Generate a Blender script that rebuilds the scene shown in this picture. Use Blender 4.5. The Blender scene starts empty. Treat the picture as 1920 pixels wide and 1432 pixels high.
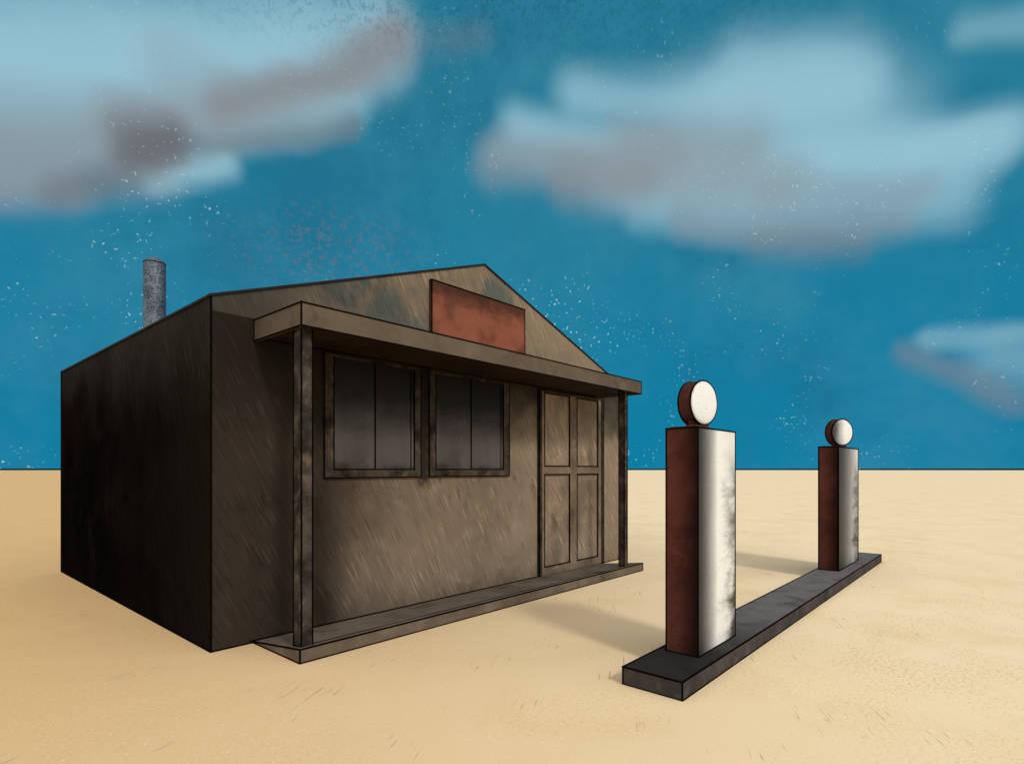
import bpy, bmesh, math
from mathutils import Vector, Matrix
scene=bpy.context.scene
scene.view_settings.view_transform='Standard'
try: scene.view_settings.look='None'
except: pass
scene.view_settings.exposure=0
C=scene.collection
def lin(r,g,b):
    f=lambda c:(c/255/12.92) if c/255<=0.04045 else ((c/255+0.055)/1.055)**2.4
    return (f(r),f(g),f(b),1)

# ---------------- node helpers
class NT:
    def __init__(s,nt): s.nt=nt; s.N=nt.nodes; s.L=nt.links
    def n(s,t,**kw):
        x=s.N.new(t)
        for k,v in kw.items(): setattr(x,k,v)
        return x
    def put(s,sock,v):
        if isinstance(v,bpy.types.NodeSocket): s.L.new(v,sock)
        else: sock.default_value=v
    def math(s,op,a,b=None,c=None,clamp=False):
        x=s.n('ShaderNodeMath',operation=op); x.use_clamp=clamp
        s.put(x.inputs[0],a)
        if b is not None: s.put(x.inputs[1],b)
        if c is not None: s.put(x.inputs[2],c)
        return x.outputs[0]
    def vm(s,op,a,b=None,scale=None):
        x=s.n('ShaderNodeVectorMath',operation=op)
        s.put(x.inputs[0],a)
        if b is not None: s.put(x.inputs[1],b)
        if scale is not None: s.put(x.inputs['Scale'],scale)
        return x.outputs['Value'] if op in('DOT_PRODUCT','LENGTH') else x.outputs[0]
    def mr(s,v,a,b,c=0.,d=1.,smooth=True):
        x=s.n('ShaderNodeMapRange')
        x.interpolation_type='SMOOTHSTEP' if smooth else 'LINEAR'
        s.put(x.inputs[0],v)
        for i,q in enumerate((a,b,c,d)): s.put(x.inputs[i+1],q)
        return x.outputs[0]
    def mix(s,f,a,b,mode='MIX'):
        x=s.n('ShaderNodeMix',data_type='RGBA',blend_type=mode)
        s.put(x.inputs[0],f); s.put(x.inputs[6],a); s.put(x.inputs[7],b)
        return x.outputs[2]
    def noise(s,vec,scale,detail=4,rough=.55,dist=0.):
        x=s.n('ShaderNodeTexNoise')
        s.L.new(vec,x.inputs['Vector']); x.inputs['Scale'].default_value=scale
        x.inputs['Detail'].default_value=detail; x.inputs['Roughness'].default_value=rough
        x.inputs['Distortion'].default_value=dist
        return x.outputs[0]
    def mapping(s,vec,scale=(1,1,1),rot=(0,0,0),loc=(0,0,0)):
        x=s.n('ShaderNodeMapping'); s.L.new(vec,x.inputs[0])
        x.inputs['Location'].default_value=loc; x.inputs['Rotation'].default_value=rot; x.inputs['Scale'].default_value=scale
        return x.outputs[0]
    def sep(s,v):
        x=s.n('ShaderNodeSeparateXYZ'); s.L.new(v,x.inputs[0]); return x.outputs
def newmat(name):
    m=bpy.data.materials.new(name); m.use_nodes=True
    t=NT(m.node_tree); b=m.node_tree.nodes['Principled BSDF']
    tc=t.n('ShaderNodeTexCoord').outputs['Object']
    b.inputs['Roughness'].default_value=.85
    b.inputs['Specular IOR Level'].default_value=.1
    return m,t,b,tc
def bump(t,b,h,strength=.3,dist=.01):
    x=t.n('ShaderNodeBump'); t.L.new(h,x.inputs['Height'])
    x.inputs['Strength'].default_value=strength; x.inputs['Distance'].default_value=dist
    t.L.new(x.outputs[0],b.inputs['Normal'])
def sc3(c,k): return (c[0]*k,c[1]*k,c[2]*k,1)

def weathered(name,dark,mid,light,sc=1.2,hatch=.5,axis='front',blue=None,rough=.85,spread=(.3,.7),extra=None,gain=1.,blotch=.55,spec=.1):
    dark,mid,light=sc3(dark,gain),sc3(mid,gain),sc3(light,gain)
    m,t,b,tc=newmat(name)
    n1=t.noise(tc,sc,5,.6,.4)
    col=t.mix(t.mr(n1,spread[0],spread[1]),dark,mid)
    n2=t.noise(t.mapping(tc,loc=(7,3,2)),sc*2.3,5,.65,.6)
    col=t.mix(t.mr(n2,.5,.75,0,.5),col,light)
    if blue:
        f=t.mr(t.noise(t.mapping(tc,loc=(1,9,4)),1.1,5,.6,.5),.48,.6,0,.75)
        col=t.mix(f,col,blue)
    f=t.mr(t.noise(t.mapping(tc,loc=(3,1,8)),1.9,7,.7,.3),.56,.70,0,blotch)
    col=t.mix(f,col,sc3(dark,.35))
    if extra: col=extra(t,tc,col)
    if hatch>0:
        if axis=='front': v=t.mapping(t.mapping(tc,rot=(0,math.radians(27),0)),scale=(62,1,3.6))
        else: v=t.mapping(t.mapping(tc,rot=(math.radians(28),0,0)),scale=(1,40,2.8))
        h=t.noise(v,1,0,.5)
        hf=t.mr(h,.60,.70,0,hatch)
        pat=t.mr(t.noise(tc,1.5,2),.36,.6,.2,1)
        hf=t.math('MULTIPLY',hf,pat)
        lightened=t.mix(1.,col,(2.1,2.05,2.0,1),'MULTIPLY')
        darkened=t.mix(1.,col,(.45,.45,.45,1),'MULTIPLY')
        col=t.mix(hf,col,lightened)
        hd=t.mr(t.noise(t.mapping(v,loc=(5,5,5)),1,0,.5),.60,.70,0,hatch*.8)
        col=t.mix(hd,col,darkened)
    t.L.new(col,b.inputs['Base Color'])
    b.inputs['Roughness'].default_value=rough
    b.inputs['Specular IOR Level'].default_value=spec
    bump(t,b,t.noise(tc,45,5,.7),.35,.006)
    return m

mi,t,b,tc=newmat('ink_outline')
b.inputs['Base Color'].default_value=(.003,.003,.003,1); b.inputs['Roughness'].default_value=1
b.inputs['Specular IOR Level'].default_value=.0
INK=mi  # flat black ink for the outline bars along edges

def front_extra(t,tc,col):
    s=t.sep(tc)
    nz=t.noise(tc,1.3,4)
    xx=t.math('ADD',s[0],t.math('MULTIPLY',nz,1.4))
    col=t.mix(t.mr(xx,3.4,6.0,0,.45),col,(.30,.23,.16,1))  # lighter rightwards, darker leftwards: light and shade put into the wall colour
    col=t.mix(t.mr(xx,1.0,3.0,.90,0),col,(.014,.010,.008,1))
    g=t.math('MULTIPLY',t.mr(s[0],.25,.85,0,1),t.mr(s[0],1.25,.9,0,1))
    col=t.mix(t.math('MULTIPLY',g,t.mr(nz,.35,.6,.5,.9)),col,(.010,.008,.006,1))  # left strip by the post darkened, canopy shadow painted into the colour
    zz=t.math('ADD',s[2],t.math('MULTIPLY',t.noise(tc,6,5),.3))
    col=t.mix(t.mr(zz,.12,.4,.35,0),col,(.03,.022,.016,1))
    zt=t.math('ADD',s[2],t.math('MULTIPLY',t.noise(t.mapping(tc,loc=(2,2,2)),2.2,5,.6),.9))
    col=t.mix(t.mr(zt,2.0,2.8,0,.88),col,(.012,.009,.007,1))  # wall top under the canopy darkened, shade painted into the colour
    g=t.math('MULTIPLY',t.mr(s[2],.8,1.3,0,1),t.mr(s[2],1.33,1.3,0,1))
    col=t.mix(t.math('MULTIPLY',g,t.mr(t.noise(t.mapping(tc,scale=(2.2,1,1)),2.4,6,.7),.55,.66,0,.85)),col,(.015,.011,.009,1))
    # run-off stain between the two windows, ending below the sills
    xs=t.math('ADD',s[0],t.math('MULTIPLY',t.math('SUBTRACT',t.noise(tc,7,5,.7),.5),.22))
    g=t.math('MULTIPLY',t.mr(t.math('ABSOLUTE',t.math('SUBTRACT',xs,2.09)),.03,.14,1,0),t.mr(t.math('ADD',s[2],t.math('MULTIPLY',t.noise(tc,9,4),.2)),1.28,1.40,0,1))
    col=t.mix(t.math('MULTIPLY',g,.9),col,(.008,.006,.005,1))
    return col
def gable_extra(t,tc,col):
    s=t.sep(tc)
    xx=t.math('ADD',s[0],t.math('MULTIPLY',t.noise(tc,2,4),1.2))
    col=t.mix(t.mr(xx,.7,2.6,.85,0),col,(.022,.022,.019,1))
    col=t.mix(t.mr(xx,3.6,5.2,0,.5),col,(.28,.205,.135,1))
    return col
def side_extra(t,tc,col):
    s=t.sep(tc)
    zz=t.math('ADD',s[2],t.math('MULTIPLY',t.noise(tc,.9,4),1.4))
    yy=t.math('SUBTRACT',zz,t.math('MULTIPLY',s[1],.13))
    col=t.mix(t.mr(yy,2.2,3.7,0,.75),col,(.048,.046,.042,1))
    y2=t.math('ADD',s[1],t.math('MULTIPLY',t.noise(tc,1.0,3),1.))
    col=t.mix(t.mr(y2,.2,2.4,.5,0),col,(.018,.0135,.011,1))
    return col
M_front=weathered('weathered_shaded_plaster_front',(.10,.075,.053,1),(.145,.110,.078,1),(.21,.16,.115,1),sc=.9,hatch=.5,extra=front_extra,gain=1.42,blotch=.4)
M_side=weathered('weathered_shaded_plaster_side',(.002,.0016,.0015,1),(.005,.004,.0036,1),(.011,.009,.0075,1),sc=.7,hatch=.5,axis='side',extra=side_extra,spec=.0)  # same plaster in a much darker colour, painting the side wall's shade
M_gable=weathered('gable_boards',(.13,.10,.070,1),(.18,.138,.098,1),(.24,.185,.13,1),sc=1.1,hatch=.5,blue=(.05,.075,.075,1),spread=(.3,.6),extra=gable_extra,blotch=.4)
M_trim=weathered('old_timber',(.012,.009,.007,1),(.055,.041,.029,1),(.14,.10,.075,1),sc=3,hatch=0,spread=(.40,.62))
M_fascia=weathered('canopy_fascia',(.08,.062,.044,1),(.12,.092,.066,1),(.16,.12,.087,1),sc=1.5,hatch=0)
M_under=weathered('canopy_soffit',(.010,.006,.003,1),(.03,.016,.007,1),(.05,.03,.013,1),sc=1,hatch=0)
M_postside=weathered('post_timber',(.018,.015,.012,1),(.06,.048,.037,1),(.18,.14,.105,1),sc=5,hatch=0,spread=(.38,.62))
M_slab=weathered('porch_concrete',(.09,.07,.05,1),(.15,.118,.088,1),(.22,.17,.13,1),sc=2.5,hatch=0)
M_door=weathered('door_timber',(.10,.073,.050,1),(.20,.148,.102,1),(.34,.25,.175,1),sc=2.2,hatch=.5)
M_panel=weathered('door_panel_timber',(.15,.11,.078,1),(.26,.195,.137,1),(.38,.285,.20,1),sc=1.5,hatch=.6)
def sign_extra(t,tc,col):
    s=t.sep(tc)
    zt=t.math('ADD',s[2],t.math('MULTIPLY',t.noise(t.mapping(tc,scale=(1,1,2.5)),3,6,.7),.5))
    return t.mix(t.mr(zt,3.33,3.62,0,.78),col,(.03,.018,.013,1))
M_sign=weathered('rusty_sign_paint',(.13,.048,.030,1),(.225,.078,.048,1),(.28,.10,.062,1),sc=2.2,hatch=0,spread=(.3,.55),rough=.9,extra=sign_extra,spec=0)
M_roof=weathered('roof_felt',(.01,.009,.008,1),(.02,.018,.016,1),(.04,.035,.03,1),sc=2,hatch=0)
def glass_extra(t,tc,col):
    s=t.sep(tc)
    zt=t.math('ADD',s[2],t.math('MULTIPLY',t.noise(tc,3,5,.6),.5))
    col=t.mix(t.mr(zt,.62,1.08,0,.95),col,(.005,.004,.004,1))  # pane blackened towards its top, canopy shade put into the glass colour
    return t.mix(t.mr(zt,.28,.44,.75,0),col,(.010,.008,.007,1))
M_glass=weathered('dusty_shaded_glass',(.05,.044,.043,1),(.08,.071,.070,1),(.11,.097,.095,1),sc=1.6,hatch=0,rough=.5,extra=glass_extra,blotch=.2)
def isl_extra(t,tc,col):
    s=t.sep(tc)
    xx=t.math('ADD',s[0],t.math('MULTIPLY',t.noise(tc,4,5),.8))
    return t.mix(t.mr(xx,.9,2.4,.92,0),col,(.010,.009,.008,1))
M_isl=weathered('island_concrete',(.055,.050,.051,1),(.115,.104,.106,1),(.16,.145,.145,1),sc=2.5,hatch=0,extra=isl_extra,spread=(.3,.5))
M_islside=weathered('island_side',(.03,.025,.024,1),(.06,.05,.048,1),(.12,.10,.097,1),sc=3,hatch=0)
def rust_extra(t,tc,col):
    s=t.sep(tc)
    yy=t.math('ADD',s[1],t.math('MULTIPLY',t.math('SUBTRACT',t.noise(tc,3,5,.6),.5),.16))
    col=t.mix(t.mr(yy,-.02,.21,.95,0),col,(.011,.005,.004,1))
    return t.mix(t.mr(t.noise(tc,24,5,.7),.59,.65,0,.6),col,(.012,.006,.005,1))
M_rust=weathered('rust_red_paint',(.07,.024,.018,1),(.105,.035,.027,1),(.135,.046,.036,1),sc=3,hatch=0,rough=.9,extra=rust_extra,spec=0)
M_case=weathered('rust_red_case',(.05,.020,.016,1),(.085,.031,.025,1),(.12,.046,.037,1),sc=8,hatch=0,rough=.8,spec=0)
M_neck=weathered('neck_red_paint',(.05,.018,.014,1),(.09,.03,.023,1),(.12,.04,.03,1),sc=5,hatch=0,rough=.8)
mc,t,b,tc=newmat('galvanised_pipe')
n_=t.math('ADD',t.math('MULTIPLY',t.noise(tc,42,4,.9),.8),t.math('MULTIPLY',t.noise(tc,4,2),.2))
col=t.mix(t.mr(n_,.40,.60),(.022,.032,.045,1),(.16,.20,.25,1))
t.L.new(col,b.inputs['Base Color']); b.inputs['Roughness'].default_value=.45; b.inputs['Metallic'].default_value=.5; M_pipe=mc
mg,t,b,tc=newmat('globe_milk_glass')
s=t.sep(tc)
f=t.mr(t.noise(tc,34,6,.75),.61,.66,0,.8)
col=t.mix(f,(.71,.71,.705,1),(.2,.17,.15,1))
rad=t.vm('LENGTH',t.vm('MULTIPLY',tc,(1,0,1)))
rad=t.math('ADD',rad,t.math('MULTIPLY',t.math('SUBTRACT',t.noise(tc,12,4),.5),.04))
col=t.mix(t.mr(rad,.135,.165,0,.65),col,(.16,.15,.145,1))
t.L.new(col,b.inputs['Base Color']); b.inputs['Roughness'].default_value=.4; M_globe=mg
mg2,t,b,tc=newmat('shaded_milk_glass')
s=t.sep(tc)
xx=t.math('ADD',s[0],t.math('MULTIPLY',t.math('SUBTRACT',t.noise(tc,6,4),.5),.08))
col=t.mix(t.mr(xx,-.15,.06,.96,0),(.72,.72,.71,1),(.03,.027,.026,1)); t.L.new(col,b.inputs['Base Color']); M_globe2=mg2  # globe face darkens to one side, shading painted into its colour
def enamel(width,dk):
    m,t,b,tc=newmat('grimy_shaded_enamel')
    s=t.sep(tc)
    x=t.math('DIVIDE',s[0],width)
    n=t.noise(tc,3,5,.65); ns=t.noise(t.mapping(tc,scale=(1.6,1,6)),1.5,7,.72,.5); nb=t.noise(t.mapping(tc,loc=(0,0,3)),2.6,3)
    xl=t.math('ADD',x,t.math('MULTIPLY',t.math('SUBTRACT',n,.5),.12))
    pale=t.math('POWER',t.mr(xl,-.05,dk,0,1,smooth=False),2.4)  # left part of the panel darkened, cylinder-like shading painted into the enamel
    col=t.mix(pale,(.020,.019,.019,1),(.735,.73,.71,1))
    xr=t.math('ADD',t.math('ADD',x,t.math('MULTIPLY',t.math('SUBTRACT',ns,.5),.95)),t.math('MULTIPLY',t.math('SUBTRACT',nb,.5),.9))
    zf=t.mr(s[2],1.10,1.5,1,.15)
    zf2=t.mr(s[2],.1,1.3,1.0,.8)
    f=t.math('MULTIPLY',t.math('MULTIPLY',t.mr(xr,.55,1.08,0,.97),zf),zf2)
    col=t.mix(f,col,(.028,.027,.026,1))
    f=t.mr(t.noise(tc,22,7,.75),.60,.67,0,.6)
    col=t.mix(f,col,(.10,.09,.085,1))
    t.L.new(col,b.inputs['Base Color']); b.inputs['Roughness'].default_value=.5
    bump(t,b,t.noise(tc,30,4),.15,.004)
    return m

# ---------------- mesh helpers
def finish(bm,name,mats,parent,loc=(0,0,0),smooth=False):
    bmesh.ops.recalc_face_normals(bm,faces=bm.faces)
    me=bpy.data.meshes.new(name); bm.to_mesh(me); bm.free()
    for m in mats: me.materials.append(m)
    if smooth:
        for p in me.polygons: p.use_smooth=True
    o=bpy.data.objects.new(name,me); C.objects.link(o); o.location=loc
    if parent: o.parent=parent
    return o
def hexa(bm,pts,mi=0,fm=None):
    v=[bm.verts.new(p) for p in pts]
    F=[(0,3,2,1),(4,5,6,7),(0,1,5,4),(1,2,6,5),(2,3,7,6),(3,0,4,7)]
    for i,f in enumerate(F):
        q=bm.faces.new([v[j] for j in f]); q.material_index=mi if fm is None else fm[i]
    return v
def boxp(x0,x1,y0,y1,z0,z1):
    return [(x0,y0,z0),(x1,y0,z0),(x1,y1,z0),(x0,y1,z0),(x0,y0,z1),(x1,y0,z1),(x1,y1,z1),(x0,y1,z1)]
def box(bm,x0,x1,y0,y1,z0,z1,mi=0,fm=None): return hexa(bm,boxp(x0,x1,y0,y1,z0,z1),mi,fm)
def bar(bm,p,q,r,mi=1):
    p=Vector(p);q=Vector(q);d=(q-p).normalized()
    a=Vector((0,0,1)) if abs(d.z)<.9 else Vector((1,0,0))
    u=d.cross(a).normalized();w=d.cross(u)
    p=p-d*r*.9;q=q+d*r*.9
    n=6
    R1=[bm.verts.new(p+u*r*math.cos(i*2*math.pi/n)+w*r*math.sin(i*2*math.pi/n)) for i in range(n)]
    R2=[bm.verts.new(q+u*r*math.cos(i*2*math.pi/n)+w*r*math.sin(i*2*math.pi/n)) for i in range(n)]
    for i in range(n):
        f=bm.faces.new([R1[i],R1[(i+1)%n],R2[(i+1)%n],R2[i]]);f.material_index=mi
    f=bm.faces.new(R1);f.material_index=mi
    f=bm.faces.new(R2[::-1]);f.material_index=mi
E12=[(0,1),(1,2),(2,3),(3,0),(4,5),(5,6),(6,7),(7,4),(0,4),(1,5),(2,6),(3,7)]
def inkbox(bm,pts,r,mi=1,edges=E12):
    for a,b_ in edges: bar(bm,pts[a],pts[b_],r,mi)
def empty(name,loc,label,cat,group=None):
    e=bpy.data.objects.new(name,None); C.objects.link(e); e.location=loc; e.empty_display_size=.3
    e['label']=label; e['category']=cat
    if group: e['group']=group
    return e

# ================= BUILDING
BX,BY=1.72,4.60
W=5.98; D=5.16; HE=2.726; HA=3.765
bld=empty('filling_station_building',(BX,BY,0),'weathered brown gabled filling station hut with porch on bare sand','building')
bm=bmesh.new()
pf=[(0,0,-.05),(W,0,-.05),(W,0,HE),(W/2,0,HA),(0,0,HE)]
F=[bm.verts.new(p) for p in pf]; B=[bm.verts.new((x,D,z)) for x,y,z in pf]
bm.faces.new([B[4],B[3],B[2],B[1],B[0]]).material_index=1
a=bm.verts.new((0,0,2.62)); c=bm.verts.new((W,0,2.62))
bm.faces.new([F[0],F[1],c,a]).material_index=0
bm.faces.new([a,c,F[2],F[3],F[4]]).material_index=2
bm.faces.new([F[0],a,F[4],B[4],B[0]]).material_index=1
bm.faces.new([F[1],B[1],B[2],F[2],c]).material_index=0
bm.faces.new([F[0],B[0],B[1],F[1]]).material_index=1
bm.faces.new([F[4],F[3],B[3],B[4]]).material_index=1
bm.faces.new([F[3],F[2],B[2],B[3]]).material_index=1
for p,q,r in [((0,0,0),(0,0,HE),.008),((0,D,0),(0,D,HE),.012),((W,0,0),(W,0,HE),.01),((0,0,.004),(0,D,.004),.010),((0,0,.004),(W,0,.004),.009),((W,D,0),(W,D,HE),.012),((.3,-.001,.02),(5.35,-.001,.02),.006)]:
    bar(bm,p,q,r,3)
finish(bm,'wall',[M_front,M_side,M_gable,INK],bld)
bm=bmesh.new()
th=.022; o=.012
def slope_slab(x0,z0,x1,z1):
    pts=[(x0,-o,z0),(x1,-o,z1),(x1,D+o,z1),(x0,D+o,z0)]
    hexa(bm,[(x,y,z+.002) for x,y,z in pts]+[(x,y,z+th) for x,y,z in pts])
k=(HA-HE)/(W/2)
slope_slab(-o,HE-o*k,W/2,HA); slope_slab(W/2,HA,W+o,HE-o*k)
roof=finish(bm,'roof',[M_roof],bld)
bm=bmesh.new()
cx,cy=2.40-BX,8.24-BY
n=40;r=.125
zb=HE+(cx-.15)*k-.02; zt=4.035
prof=[(r,zb,0),(r,zt-.008,0),(r+.003,zt-.008,1),(r+.003,zt+.002,1),(r-.004,zt+.004,0),(r*.85,zt+.035,0),(r*.55,zt+.062,0),(r*.2,zt+.075,0)]
rings=[[bm.verts.new((cx+rr*math.cos(2*math.pi*i/n),cy+rr*math.sin(2*math.pi*i/n),z)) for i in range(n)] for rr,z,_ in prof]
for j in range(len(rings)-1):
    for i in range(n):
        bm.faces.new([rings[j][i],rings[j][(i+1)%n],rings[j+1][(i+1)%n],rings[j+1][i]]).material_index=(1 if j in(1,2,3) else 0)
bm.faces.new(rings[-1])
rc=[[bm.verts.new((cx+rr*math.cos(2*math.pi*i/n),cy+rr*math.sin(2*math.pi*i/n),HE+(cx+rr*math.cos(2*math.pi*i/n))*k+dz)) for i in range(n)] for rr,dz in((.22,.026),(.135,.10))]
for i in range(n): bm.faces.new([rc[0][i],rc[0][(i+1)%n],rc[1][(i+1)%n],rc[1][i]])
finish(bm,'chimney',[M_pipe,INK],roof)['label']='speckled blue grey metal stove pipe'

def window(x0,x1,g0,g1,mx,name):
    x0-=BX;x1-=BX;g0-=BX;g1-=BX;mx-=BX
    zb,zt=1.325,2.438; gb,gt=1.402,2.415
    w=bpy.data.objects.new(name,None); C.objects.link(w); w.parent=bld; w.location=(x0,0,zb); w.empty_display_size=.1
    X=x1-x0; a=g0-x0; b_=g1-x0; H=zt-zb; c=gb-zb; d=gt-zb; m=mx-x0
    bm=bmesh.new(); yf=-.020
    box(bm,0,a,yf,-.001,0,H); box(bm,b_,X,yf,-.001,0,H)
    box(bm,a,b_,yf,-.001,d,H); box(bm,a,b_,yf,-.001,.0,c)
    q=boxp(0,X,yf,-.001,0,H); inkbox(bm,q,.0065,1,[(0,1),(0,4),(1,5)])
    q=boxp(a,b_,yf,-.01,c,d); inkbox(bm,q,.0065,1,[(0,1),(0,4),(1,5)])
    finish(bm,'frame',[M_trim,INK],w)
    bm=bmesh.new(); box(bm,a,b_,-.010,-.002,c,d)
    finish(bm,'glass_pane',[M_glass],w)
    bm=bmesh.new(); box(bm,m-.006,m+.006,-.018,-.0105,c,d)
    finish(bm,'mullion',[INK],w)
    bm=bmesh.new(); box(bm,b_-.045,b_-.037,-.016,-.0105,c,d)
    finish(bm,'sash_bead',[INK],w)
    return w
window(2.662,3.756,2.756,3.673,3.201,'window')
window(3.870,5.128,3.958,5.023,4.487,'window')
# door
dr=bpy.data.objects.new('door',None); C.objects.link(dr); dr.parent=bld; dr.location=(5.695-BX,0,.02); dr.empty_display_size=.1
dz=.02; X=7.215-5.695; H=2.438-dz
a0,a1,a2,a3=5.806-5.695,6.364-5.695,6.541-5.695,7.069-5.695
r0,r1=1.335-dz,1.445-dz; pb=.13-dz; pt=2.40-dz
bm=bmesh.new(); y0=-.036
box(bm,0,.05,y0,-.001,0,H);box(bm,X-.05,X,y0,-.001,0,H);box(bm,.05,X-.05,y0,-.001,H-.02,H)
inkbox(bm,boxp(0,X,y0,0,0,H),.008,1,[(0,4),(1,5),(3,7)])
bar(bm,(X-.05,y0,0),(X-.05,y0,H),.006)
finish(bm,'frame',[M_trim,INK],dr)
bm=bmesh.new(); y1=-.028
box(bm,.052,a0,y1,-.001,0,H-.022);box(bm,a1,a2,y1,-.001,0,H-.022);box(bm,a3,X-.052,y1,-.001,0,H-.022)
for u,v in((a0,a1),(a2,a3)):
    box(bm,u,v,y1,-.001,0,pb);box(bm,u,v,y1,-.001,r0,r1);box(bm,u,v,y1,-.001,pt,H-.022)
    for z0_,z1_ in((pb,r0),(r1,pt)):
        inkbox(bm,boxp(u,v,y1,-.01,z0_,z1_),.009,1,[(0,1),(4,5),(0,4),(1,5)])
finish(bm,'leaf',[M_door,INK],dr)
for u,v in((a0,a1),(a2,a3)):
    for z0_,z1_ in((pb,r0),(r1,pt)):
        bm=bmesh.new(); box(bm,u,v,-.012,-.002,z0_,z1_)
        finish(bm,'panel',[M_panel],dr)
bm=bmesh.new(); q=boxp(3.89-BX,5.398-BX,-.035,-.002,2.66,3.392); hexa(bm,q); inkbox(bm,q,.008)
finish(bm,'sign_board',[M_sign,INK],bld)['label']='blank rusty orange sign board'
# porch slab
bm=bmesh.new()
x0,x1=2.041-BX,7.079-BX; yF=3.845-BY
q=[(x0,yF,-.03),(x1,yF,-.03),(x1,-.002,-.03),(x0,-.002,-.03),(x0,yF,.104),(x1,yF,.104),(x1,-.002,.012),(x0,-.002,.012)]
hexa(bm,q)
inkbox(bm,q,.007,1,[(4,5),(5,6),(7,4),(0,4),(1,5)])
bar(bm,(x0,yF,.003),(x1,yF,.003),.007);bar(bm,(x0,yF,.003),(x0,0,.003),.007)
bar(bm,(x0+.06,yF+.10,.104-.012),(x1,yF+.10,.104-.012),.005)
finish(bm,'porch_step',[M_slab,INK],bld)
# canopy
cn=bpy.data.objects.new('canopy',None);C.objects.link(cn);cn.parent=bld;cn.location=(2.049-BX,0,2.44)
bm=bmesh.new(); L=7.03-2.049; yF=3.84-BY; h=.168
q=boxp(0,L,yF,-.002,0,h)
box(bm,.03,L-.03,yF+.03,-.003,.03,h-.002,0,[1,0,0,0,0,0])
box(bm,0,L,yF,yF+.03,0,h); box(bm,0,.03,yF+.03,-.003,0,h); box(bm,L-.03,L,yF+.03,-.003,0,h)
inkbox(bm,q,.007,2,[(0,1),(4,5),(0,4),(1,5),(3,0),(7,4),(3,7),(1,2),(5,6),(2,6)])
bar(bm,(0.03,-.004,.028),(L-.03,-.004,.028),.008,2)
finish(bm,'canopy_deck',[M_fascia,M_under,INK],cn)
for px,pw in ((2.089,.088),(6.70,.08)):
    bm=bmesh.new(); x=px-2.049; y=3.914-BY
    q=boxp(x,x+pw,y,y+(.115 if px<3 else .085),.100-2.44-.01,.029); hexa(bm,q)
    inkbox(bm,q,.0065,1,[(0,4),(1,5),(3,7),(2,6),(0,1),(3,0)])
    finish(bm,'post',[M_postside,INK],cn)

# ================= PUMP ISLAND
isl=empty('pump_island',(3.25,1.50,0),'long low dark concrete pump island on sand','concrete island')
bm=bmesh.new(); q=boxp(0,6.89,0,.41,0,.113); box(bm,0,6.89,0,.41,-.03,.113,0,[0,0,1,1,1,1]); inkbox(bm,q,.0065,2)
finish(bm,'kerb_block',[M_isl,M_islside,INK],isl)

# ================= PUMPS
def pump(x0,y0,w,d,gx,gy,yaw,R,label,gm,dk,zc):
    e=empty('fuel_pump',(x0,y0,.113),label,'fuel pump','fuel pumps on the island')
    H=1.69-.113
    bm=bmesh.new(); q=boxp(0,w,.012,d,0,H); hexa(bm,q)
    ir=.0060 if x0<5 else .0085
    inkbox(bm,boxp(0,w,0,d,.003,H),ir)
    box(bm,.02,w-.02,.03,d-.02,H,H+.012,0)
    finish(bm,'body',[M_rust,INK],e)
    bm=bmesh.new(); box(bm,.003,w-.003,.0,.011,.003,H-.002)
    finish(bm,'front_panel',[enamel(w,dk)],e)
    bm=bmesh.new()
    lx,ly=gx-x0,gy-y0
    nn=28; pr=[(.115,.055,.013),(.115,.055,.032),(.100,.043,.038),(.095,.040,zc-R-1.69+.045)]
    cyw,syw=math.cos(yaw),math.sin(yaw)
    rg=[[bm.verts.new((lx+a*math.cos(2*math.pi*i/nn)*cyw-bb*math.sin(2*math.pi*i/nn)*syw,ly+a*math.cos(2*math.pi*i/nn)*syw+bb*math.sin(2*math.pi*i/nn)*cyw,H+z)) for i in range(nn)] for a,bb,z in pr]
    for j in range(3):
        for i in range(nn): bm.faces.new([rg[j][i],rg[j][(i+1)%nn],rg[j+1][(i+1)%nn],rg[j+1][i]]).material_index=(1 if j==1 else 0)
    finish(bm,'neck',[M_neck,INK],e,smooth=True)
    gl=bpy.data.objects.new('globe',None);C.objects.link(gl);gl.parent=e;gl.location=(lx,ly,zc-.113);gl.rotation_euler=(0,0,yaw)
    n=56; T=.052
    bm=bmesh.new()
    prof=[(0.02,-T+.0),(R-.012,-T),(R,-T+.01),(R,T-.008),(R-.004,T),(0.02,T)]
    rs=[[bm.verts.new((a*math.cos(2*math.pi*i/n),yy,a*math.sin(2*math.pi*i/n))) for i in range(n)] for a,yy in prof]
    for j in range(5):
        for i in range(n): bm.faces.new([rs[j][i],rs[j][(i+1)%n],rs[j+1][(i+1)%n],rs[j+1][i]])
    bm.faces.new(rs[0]);bm.faces.new(rs[-1])
    for yy in(-T,T):
        pts=[((R-.001)*math.cos(2*math.pi*i/n),yy,(R-.001)*math.sin(2*math.pi*i/n)) for i in range(n)]
        for i in range(n): bar(bm,pts[i],pts[(i+1)%n],ir*1.05,1)
    finish(bm,'globe_case',[M_case,INK],gl)
    for sgn in(-1,1):
        bm=bmesh.new()
        rs=[]
        for kk in range(7):
            a=(R-.005)*math.cos(kk/6*math.pi/2)+1e-4; yy=sgn*(T+.003+.012*math.sin(kk/6*math.pi/2))
            rs.append([bm.verts.new((a*math.cos(2*math.pi*i/n),yy,a*math.sin(2*math.pi*i/n))) for i in range(n)])
        for j in range(6):
            for i in range(n): bm.faces.new([rs[j][i],rs[j][(i+1)%n],rs[j+1][(i+1)%n],rs[j+1][i]])
        bm.faces.new(rs[-1])
        finish(bm,'globe_face',[gm],gl,smooth=True)
    return e
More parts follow.
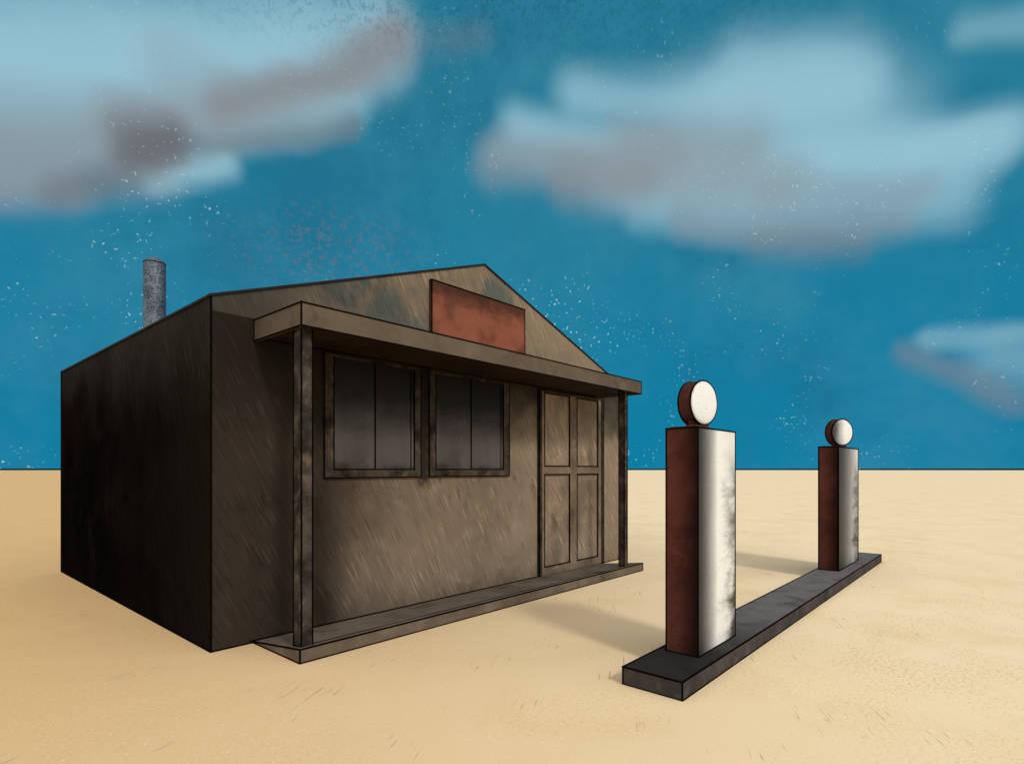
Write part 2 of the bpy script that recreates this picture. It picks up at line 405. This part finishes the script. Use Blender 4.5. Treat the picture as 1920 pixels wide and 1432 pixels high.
pump(3.745,1.615,.688,.235,3.992,1.725,math.radians(-12),.160,'tall fuel pump with grimy, shade-painted white front and clean round globe',M_globe,.50,1.882)
pump(8.092,1.655,1.2,.225,8.66,1.765,math.radians(-32),.176,'broader fuel pump with grimy, shade-painted grey front and shaded round globe',M_globe2,1.0,1.90)

# ================= GROUND
m,t,b,tc=newmat('desert_sand')
rx=t.vm('DOT_PRODUCT',tc,(.6628,-.7488,0))
big=t.noise(tc,.25,4,.5)
g=t.math('ADD',rx,t.math('MULTIPLY',big,1.5))
g=t.mr(g,-4.0,5,0,1)
col=t.mix(g,(.60,.40,.195,1),(.77,.63,.42,1))
f=t.mr(t.noise(tc,.9,6,.6,.4),.48,.72,0,.38)
col=t.mix(f,col,(.63,.455,.235,1))
sp=t.mr(t.noise(tc,42,3,.8),.55,.59,0,1)
rt=t.math('MAXIMUM',t.mr(rx,1.3,2.6,0,1),t.mr(rx,-3,-6,0,1))
area=t.math('MAXIMUM',t.mr(t.noise(t.mapping(tc,loc=(4,2,0)),.7,3),.47,.62,0,.35),t.math('MULTIPLY',rt,t.mr(t.noise(tc,1.1,4),.40,.58,0,.7)))
col=t.mix(t.math('MULTIPLY',sp,area),col,(.50,.33,.12,1))
scv=t.mapping(t.mapping(tc,rot=(0,0,math.radians(-30))),scale=(3,55,1))
sc_=t.math('MULTIPLY',t.mr(t.noise(scv,1,2,.6),.60,.68,0,.7),t.mr(t.noise(t.mapping(tc,loc=(6,1,0)),1.5,3),.56,.62))
col=t.mix(sc_,col,(.33,.25,.16,1))
sp=t.mr(t.noise(t.mapping(tc,loc=(9,2,3)),45,2,.6),.64,.70,0,.4)
col=t.mix(sp,col,(.86,.76,.58,1))
t.L.new(col,b.inputs['Base Color']); b.inputs['Roughness'].default_value=.95; b.inputs['Specular IOR Level'].default_value=.03
hh=t.math('ADD',t.math('MULTIPLY',t.noise(tc,1.5,4),.4),t.math('MULTIPLY',t.noise(tc,30,4,.7),.12))
bump(t,b,hh,.25,.05)
bm=bmesh.new(); R=1500; n=160
cv=bm.verts.new((0,0,0)); prev=None
for rr in [6,20,60,200,600,R]:
    ring=[bm.verts.new((rr*math.cos(2*math.pi*i/n),rr*math.sin(2*math.pi*i/n),0)) for i in range(n)]
    for i in range(n):
        if prev is None: bm.faces.new([cv,ring[i],ring[(i+1)%n]])
        else: bm.faces.new([prev[i],ring[i],ring[(i+1)%n],prev[(i+1)%n]])
    prev=ring
gr=finish(bm,'ground',[m],None); gr['kind']='structure'
bm=bmesh.new()
A=[bm.verts.new((1490*math.cos(2*math.pi*i/n),1490*math.sin(2*math.pi*i/n),-.5)) for i in range(n)]
B=[bm.verts.new((1494*math.cos(2*math.pi*i/n),1494*math.sin(2*math.pi*i/n),3.2)) for i in range(n)]
for i in range(n): bm.faces.new([A[i],A[(i+1)%n],B[(i+1)%n],B[i]])
hi=finish(bm,'horizon_line',[INK],None); hi['kind']='structure'  # thin dark ring at the ground's edge that draws the ink horizon line

# ================= WORLD
w=bpy.data.worlds.new('World'); scene.world=w; w.use_nodes=True
try: w.cycles.sampling_method='NONE'
except Exception as ex: print(ex)
t=NT(w.node_tree); bg=w.node_tree.nodes['Background']
dirv=t.n('ShaderNodeTexCoord').outputs['Generated']
r_=t.vm('DOT_PRODUCT',dirv,(.6628,-.7488,0)); f_=t.vm('DOT_PRODUCT',dirv,(.7488,.6628,0))
z_=t.sep(dirv)[2]
az=t.math('ARCTAN2',r_,f_); el=t.math('ARCSINE',z_)
cb=t.n('ShaderNodeCombineXYZ');t.L.new(az,cb.inputs[0]);t.L.new(el,cb.inputs[1]); P0=cb.outputs[0]
nz=t.n('ShaderNodeTexNoise'); t.L.new(t.mapping(P0,scale=(.6,1.3,1)),nz.inputs['Vector']); nz.inputs['Scale'].default_value=6; nz.inputs['Detail'].default_value=3
wv=t.vm('SCALE',t.vm('SUBTRACT',nz.outputs['Color'],(.5,.5,.5)),scale=.06)
P=t.vm('MULTIPLY',t.vm('ADD',P0,wv),(1,1,0))
base=t.mix(t.mr(el,0,.65),lin(15,125,162),lin(42,124,150))
base=t.mix(t.mr(t.noise(P0,2.6,5,.65),.42,.70,0,.55),base,lin(62,138,166))
base=t.mix(t.mr(t.noise(t.mapping(P0,loc=(3,3,1)),3.5,6,.7),.45,.70,0,.6),base,lin(28,106,136))
def ae(x,y):
    a=math.atan((x-960)/1062); return (a,math.atan((880-y)/1062*math.cos(a)),0)
Lc=lin(150,194,210); Gc=lin(140,154,163); Dc=lin(102,101,104); Bc=lin(132,134,138)
S=[
(-60,15,560,0,60,Lc,.45),(-60,85,700,65,74,Lc,.85),(-60,170,560,145,76,Lc,.85),(420,225,640,180,42,Lc,.7),(290,312,430,294,28,Lc,.85),
(-60,262,280,262,60,Gc,.85),(-60,322,110,334,42,Gc,.75),(220,240,740,82,36,Gc,.9),(320,125,400,165,42,Gc,.35),(760,85,900,68,20,Bc,.2),(260,275,650,226,22,Dc,.5),
(235,258,320,252,30,Dc,.6),(100,350,330,270,24,Dc,.45),(420,185,745,82,24,Bc,.6),
(1080,172,1600,165,40,Lc,.7),(1390,150,1570,140,62,Lc,.7),(970,258,1850,258,42,Lc,.8),(1320,220,1620,220,80,Lc,.65),(1150,330,1780,312,52,Lc,.7),(1200,380,1780,388,40,Lc,.5),
(1700,270,1880,240,34,Lc,.45),
(930,305,1250,298,32,Gc,.75),(1180,280,1400,272,46,Gc,.75),(1070,350,1480,335,34,Gc,.6),(1450,358,1720,360,24,Gc,.5),(1060,345,1200,350,28,Bc,.4),
(1280,412,1680,415,26,Bc,.4),(1430,445,1600,450,26,Bc,.35),
(1760,640,1910,628,22,Lc,.42),(1870,675,1960,685,42,Lc,.42),(1710,665,1900,745,22,Bc,.42),(1810,42,1960,36,28,Lc,.42)]
col=base
for x0,y0,x1,y1,rad,c,al in S:
    a=Vector(ae(x0,y0)); b2=Vector(ae(x1,y1)); ab=b2-a
    rr=rad/1062*math.cos(a.x*.5+b2.x*.5)**1.2
    pa=t.vm('SUBTRACT',P,tuple(a))
    h=t.math('MULTIPLY',t.vm('DOT_PRODUCT',pa,tuple(ab)),1/ab.length_squared,clamp=True)
    pr=t.vm('SCALE',tuple(ab),scale=h)
    dd=t.vm('LENGTH',t.vm('SUBTRACT',pa,pr))
    lo,hi_=(.05,1.75) if c is Lc else (.0,2.0)
    col=t.mix(t.mr(dd,rr*lo,rr*hi_,al,0),col,c)
fl=t.noise(dirv,190,1,.75); cl_=t.mr(t.noise(t.mapping(P0,loc=(2,5,0)),6,3),.48,.64)
col=t.mix(t.math('MULTIPLY',t.mr(fl,.67,.72,0,.85),t.math('MULTIPLY',cl_,t.mr(el,.55,.3,.3,1))),col,lin(170,210,216))
fl2=t.noise(t.mapping(dirv,loc=(4,4,4)),120,3,.8)
dd=t.vm('LENGTH',t.vm('MULTIPLY',t.vm('SUBTRACT',P,(ae(640,470))),(1,2.6,0)))
col=t.mix(t.math('MULTIPLY',t.mr(fl2,.52,.60,0,.6),t.mr(dd,.05,.24,1,0)),col,lin(98,112,134))
col=t.mix(t.math('MULTIPLY',t.mr(fl2,.50,.58,0,.45),t.mr(el,.58,.72,0,1)),col,lin(20,90,120))
sk=t.n('ShaderNodeTexSky',sky_type='NISHITA'); sk.sun_disc=False
sk.sun_elevation=math.radians(43); sk.sun_rotation=math.radians(180)
nis=t.mix(1.,sk.outputs[0],(.10,.10,.10,1),'MULTIPLY')
cl=t.mr(t.noise(dirv,2.6,3,.6),.38,.56,.2,1.)
rest=t.mix(cl,nis,(1.38,1.33,1.24,1))
mk=t.math('MAXIMUM',t.mr(f_,.45,.0,0,1),t.mr(el,.78,.95,0,1))
col=t.mix(mk,col,rest)
t.L.new(col,bg.inputs[0]); bg.inputs[1].default_value=1.0

sd=bpy.data.lights.new('sun','SUN'); sd.energy=1.5; sd.angle=math.radians(9); sd.color=(1,.955,.88)
so=bpy.data.objects.new('sun',sd); C.objects.link(so)
E=math.radians(43); dv=Vector((.25,1,-math.tan(E))).normalized()
so.rotation_euler=dv.to_track_quat('-Z','Y').to_euler(); so.location=(4,-8,9)
cd=bpy.data.cameras.new('camera'); cd.sensor_width=36; cd.lens=1062/1920*36; cd.shift_y=164/1920; cd.clip_end=5000; cd.clip_start=.05
co=bpy.data.objects.new('camera',cd); C.objects.link(co); co.location=(0,0,1.4)
co.rotation_euler=(math.radians(90),0,-math.atan2(.7488,.6628)); scene.camera=co
